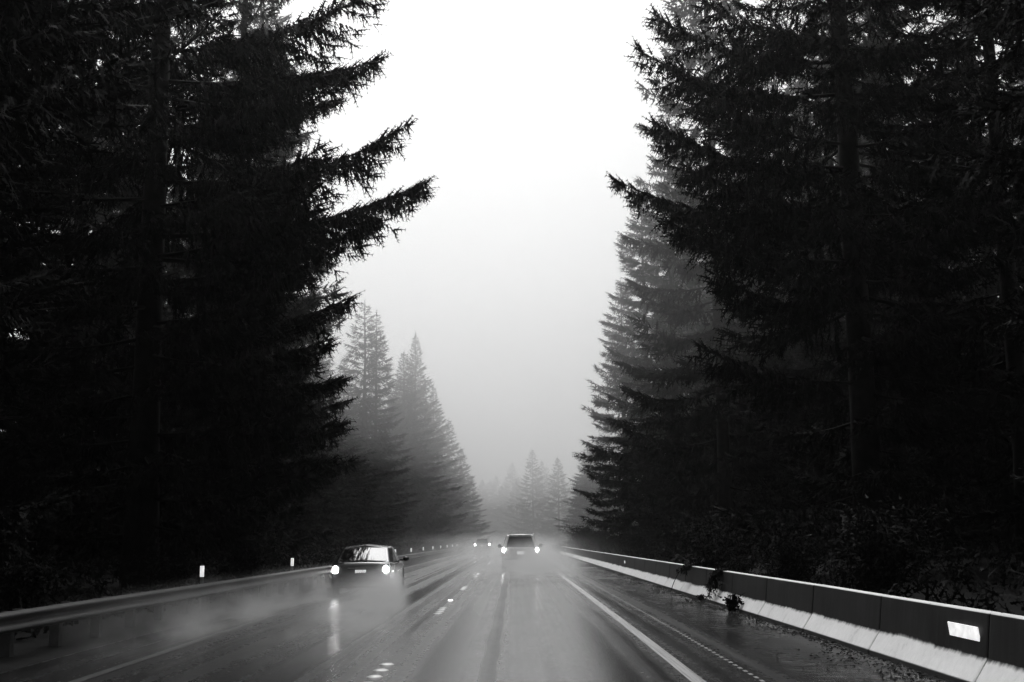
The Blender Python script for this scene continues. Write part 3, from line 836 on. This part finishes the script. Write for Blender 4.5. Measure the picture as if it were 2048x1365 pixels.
def sedan(loc):
    r = empty('sedan_car', loc, 'dark sedan with both tail lamps lit driving through spray in left lane', 'car')
    P = M['dark_paint']
    st = [(0,.70,.34,.52,.55),(.03,.79,.30,.60,.63),(.07,.84,.27,.66,.68),(.10,.835,.25,.84,.86),(.17,.855,.23,.915,.935),(.34,.875,.22,.93,.95),(.7,.895,.21,.93,.955),(1.5,.90,.20,.925,.95),(2.6,.90,.20,.915,.94),(3.5,.89,.20,.90,.945),
          (4.1,.87,.21,.83,.88),(4.45,.81,.24,.70,.76),(4.62,.72,.28,.60,.64),(4.68,.62,.33,.52,.54)]
    o = obj('body', car_lower(st, (1.0, 3.68)), P, r)
    belt = [(.75,.58,.94),(.85,.84,.93),(.865,1.75,.925),(.85,2.75,.92),(.80,3.25,.92),(.66,3.62,.93)]
    roof = [(.63,1.26,1.345),(.68,1.40,1.35),(.69,1.85,1.375),(.68,2.35,1.36),(.66,2.55,1.345),(.60,2.66,1.335)]
    q, B, T, nb = cabin(r, belt, roof, .07, P)
    MB().curved(q((B(0,-1),B(0,1),T(0,1),T(0,-1))), (.03,.03,.05,.07), .006, .03).build('rear_window', M['glass'], r, None, True)
    MB().panel(q((B(5,1),B(5,-1),T(5,-1),T(5,1))), (.04,.04,.05,.06)).build('windshield', M['glass'], r)
    for k, ins in ((1, (.14,.04,.06,.1)), (2, (.04,.03,.06,.1)), (3, (.03,.25,.06,.1))):
        MB().panel(q((B(k,1),B(k+1,1),T(k+1,1),T(k,1))), ins).build('side_window', M['glass'], r)
        MB().panel(q((B(k+1,-1),B(k,-1),T(k,-1),T(k+1,-1))), (ins[1],ins[0],ins[2],ins[3])).build('side_window', M['glass'], r)
    for s in (-1, 1):
        t = MB(); t.ellipsoid((s*.72, .085, .735), (.085, .05, .115), 20, 12); t.build('tail_light', M['lamp'], r, None, True)
        m = MB(); m.box(s*.888-.01, s*.888+.012, .42, .50, .66, .70); m.build('side_marker', M['glint'], r)
        mirror_part(r, s*.86, 2.95, .98, M['dark_plastic'])
        for y in (1.0, 3.68): ring_wheel(r, s*.79, y)
    tr = MB().box(-.36, .36, .055, .085, .775, .795); tr.build('trunk_trim', M['chrome'], r)
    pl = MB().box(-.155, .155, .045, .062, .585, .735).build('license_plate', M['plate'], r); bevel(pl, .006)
    tm = text_mesh('CVW8028', .086); to = obj('plate_number', tm, M['ink'], pl, (0, .0435, .645)); to.rotation_euler = (R_(90), 0, 0)
    tm = text_mesh('WASHINGTON', .026); to = obj('plate_heading', tm, M['post_plastic'], pl, (-.03, .0435, .715)); to.rotation_euler = (R_(90), 0, 0)
    MB().box(.055, .085, .040, .044, .706, .722).build('plate_sticker', M['ink'], pl)
    bp = MB().box(-.70, .70, -.025, .03, .36, .40); bevel(bp.build('bumper_lip', M['dark_plastic'], r), .01)
    an = MB(); an.ellipsoid((0, 1.46, 1.40), (.04, .09, .035), 12, 8); an.build('roof_antenna', M['dark_plastic'], r, None, True)
    ex = MB(); ex.cyl((.5, .03, .27), (0, 1, 0), .035, .18, 14); ex.build('exhaust_pipe', M['chrome'], r)
    return r
def suv(loc, paint, label, wide=1.0, ht=1.0, rails=True):
    r = empty('suv_car', loc, label, 'car')
    h = ht
    st = [(0,.72,.26,.62*h,.66*h),(.03,.84,.22,.72*h,.76*h),(.06,.90,.29,1.0*h,1.03*h),(.10,.93,.27,1.12*h,1.15*h),(.8,.945,.25,1.13*h,1.16*h),(2.6,.945,.25,1.11*h,1.14*h),(3.6,.93,.25,1.06*h,1.12*h),(4.3,.88,.27,.95*h,1.02*h),(4.7,.78,.32,.75*h,.8*h),(4.78,.66,.38,.62*h,.65*h)]
    st = [(y, w*wide, a, b, c) for y, w, a, b, c in st]
    obj('body', car_lower(st, (.95, 3.78)), paint, r)
    zb, zt = 1.14*h, 1.74*h
    belt = [(.78,.10,zb),(.90,.28,zb-.01),(.91,1.7,zb-.02),(.90,2.7,zb-.03),(.86,3.3,zb-.04),(.72,3.7,zb-.03)]
    roof = [(.60,.36,zt-.02),(.66,.46,zt-.02),(.685,1.6,zt+.02),(.675,2.3,zt),(.65,2.6,zt-.02),(.57,2.72,zt-.03)]
    belt = [(x*wide, y, z) for x, y, z in belt]; roof = [(x*wide, y, z) for x, y, z in roof]
    q, B, T, nb = cabin(r, belt, roof, .05, paint)
    MB().panel(q((B(0,-1),B(0,1),T(0,1),T(0,-1))), (.045,.045,.03,.10)).build('rear_window', M['glass'], r)
    MB().panel(q((B(5,1),B(5,-1),T(5,-1),T(5,1))), (.04,.04,.05,.06)).build('windshield', M['glass'], r)
    for k, ins in ((1, (.12,.04,.06,.12)), (2, (.04,.03,.06,.12)), (3, (.03,.25,.06,.12))):
        MB().panel(q((B(k,1),B(k+1,1),T(k+1,1),T(k,1))), ins).build('side_window', M['glass'], r)
        MB().panel(q((B(k+1,-1),B(k,-1),T(k,-1),T(k+1,-1))), (ins[1],ins[0],ins[2],ins[3])).build('side_window', M['glass'], r)
    for s in (-1, 1):
        t = MB(); t.ellipsoid((s*.83*wide, .085, 1.0*h), (.075, .05, .14), 20, 12); t.build('tail_light', M['lamp'], r, None, True)
        mirror_part(r, s*.90*wide, 3.0, zb+.06, M['dark_plastic'], .2, .2)
        for y in (.95, 3.78): ring_wheel(r, s*.83*wide, y, .34, .22)
        if rails:
            rl = MB(); rl.tube([(s*.66*wide, .55, zt+.02), (s*.66*wide, .65, zt+.075), (s*.67*wide, 2.1, zt+.085), (s*.66*wide, 2.3, zt+.02)], .02, 8); rl.build('roof_rail', paint, r, None, True)
    sp = MB().box(-.56*wide, .56*wide, .27, .44, zt-.015, zt+.02); bevel(sp.build('spoiler', paint, r), .015)
    bl = MB().box(-.09, .09, .262, .27, zt-.01, zt+.008); bl.build('brake_light', M['dark_plastic'], r)
    wi = MB().tube([(-.05, .10, zb+.06), (.3, .13, zb+.09)], .012, 6); wi.build('rear_wiper', M['dark_plastic'], r)
    pl = MB().box(-.155, .155, .02, .036, .80*h, .95*h).build('license_plate', M['plate'], r)
    bp = MB().box(-.76*wide, .76*wide, -.03, .03, .56*h, .60*h); bevel(bp.build('bumper_lip', M['dark_plastic'], r), .01)
    return r
sedan((-4.38, 34.0, zr(34)))
suv((.31, 59.0, zr(59)), M['white_paint'], 'white family car with tail lamps lit ahead in the centre lane')
suv((-3.7, 138.0, zr(138)), M['silver_paint'], 'tiny distant pale car with lit tail lamps in left lane', 1.0, .98, False)

# ------------------------------------------------------------------ road spray and haze
def volume_mat(name, density_fn, color=.95, aniso=.2):
    m = bpy.data.materials.new(name); m.use_nodes = True; t = m.node_tree; t.nodes.clear()
    o = t.nodes.new('ShaderNodeOutputMaterial'); v = t.nodes.new('ShaderNodeVolumePrincipled')
    v.inputs['Color'].default_value = g3(color); v.inputs['Anisotropy'].default_value = aniso
    d = density_fn(t)
    if isinstance(d, float): v.inputs['Density'].default_value = d
    else: t.links.new(d, v.inputs['Density'])
    t.links.new(v.outputs[0], o.inputs['Volume']); return m
def spray(name, loc, hw, back, ahead, h, dens, label, shift=0.0, yfade=.35, power=1.5, ns=.55, lobes=False):
    """a low cloud of road spray trailing behind a car (local -y is behind)"""
    def dfn(t):
        co = coords(t); sx = t.nodes.new('ShaderNodeSeparateXYZ'); t.links.new(co, sx.inputs[0])
        x, y, z = sx.outputs
        cx = math_(t, 'SUBTRACT', x, math_(t, 'MULTIPLY', y, shift))
        # the plume is low and narrow at the wheels, then spreads
        if lobes:
            back_d = math_(t, 'MAXIMUM', math_(t, 'MULTIPLY', y, -1), 0)
            wid = math_(t, 'ADD', math_(t, 'MULTIPLY', back_d, .07), .30)
            dd = math_(t, 'ABSOLUTE', math_(t, 'SUBTRACT', math_(t, 'ABSOLUTE', cx), math_(t, 'ADD', math_(t, 'MULTIPLY', back_d, .05), .88)))
            fx = math_(t, 'MULTIPLY', mapr(t, math_(t, 'DIVIDE', dd, wid), .1, 1.25, 1, .0), mapr(t, math_(t, 'ABSOLUTE', cx), hw*.75, hw, 1, 0))
        else:
            fx = mapr(t, math_(t, 'ABSOLUTE', cx), hw*.25, hw, 1, 0)
        fz = math_(t, 'POWER', mapr(t, z, -.05, h, 1, 0, False), power)
        fy = math_(t, 'MULTIPLY', mapr(t, y, -back, -back*yfade, 0, 1), mapr(t, y, 0, ahead, 1, 0))
        n = noise(t, co, ns, 4, .6, (1.1, .5, 1.4))
        fn = mapr(t, n, .36, .66, .08, 1.8)
        d = math_(t, 'MULTIPLY', math_(t, 'MULTIPLY', fx, fz), math_(t, 'MULTIPLY', fy, fn))
        return math_(t, 'MULTIPLY', d, dens)
    m = volume_mat(name+'_volume', dfn, .98, .65)
    sh = abs(shift*back)
    b = MB().box(-hw-(sh if shift > 0 else 0), hw+(sh if shift < 0 else 0), -back, ahead, -.02, h)
    o = b.build('road_spray', m, None, loc)
    tag(o, label, 'spray', None, 'stuff')
    return o
spray('sedan_spray', (-4.4, 34.4, zr(34)), 2.4, 21, .6, 1.0, .95, 'pale spray trailing low behind the dark sedan over the left lane', 0, yfade=.12, lobes=True, ns=.8)
spray('suv_spray', (.3, 59.6, zr(59)), 2.9, 20, 2, 1.75, .46, 'pale spray trailing behind the white family car', 0, yfade=.08)
spray('far_spray', (-1.2, 150, zr(150)), 8.5, 116, 60, 2.4, .042, 'bank of spray hanging over the far road around the distant car', 0, power=1.3)
mist = MB().box(-60, 60, 150, 585, -5.5, 57)
low_cloud = MB().box(-64, 64, 50, 580, 10.5, 56.5)
tag(low_cloud.build('low_cloud', volume_mat('low_cloud_volume', lambda t: .0033, .96, .72)), 'paler low cloud drifting among the upper halves of the far trees', 'cloud', None, 'stuff')
tag(mist.build('mist_bank', volume_mat('mist_volume', lambda t: .0031, .94, .7)), 'bank of pale mist filling the far end of the road between the trees', 'mist', None, 'stuff')

hz = MB().box(-149, 149, -58, 590, -6, 58)
haze = hz.build('haze', volume_mat('haze_volume', lambda t: .0003, .85, .8))
tag(haze, kind='stuff')

print('TRIS', NT[0])
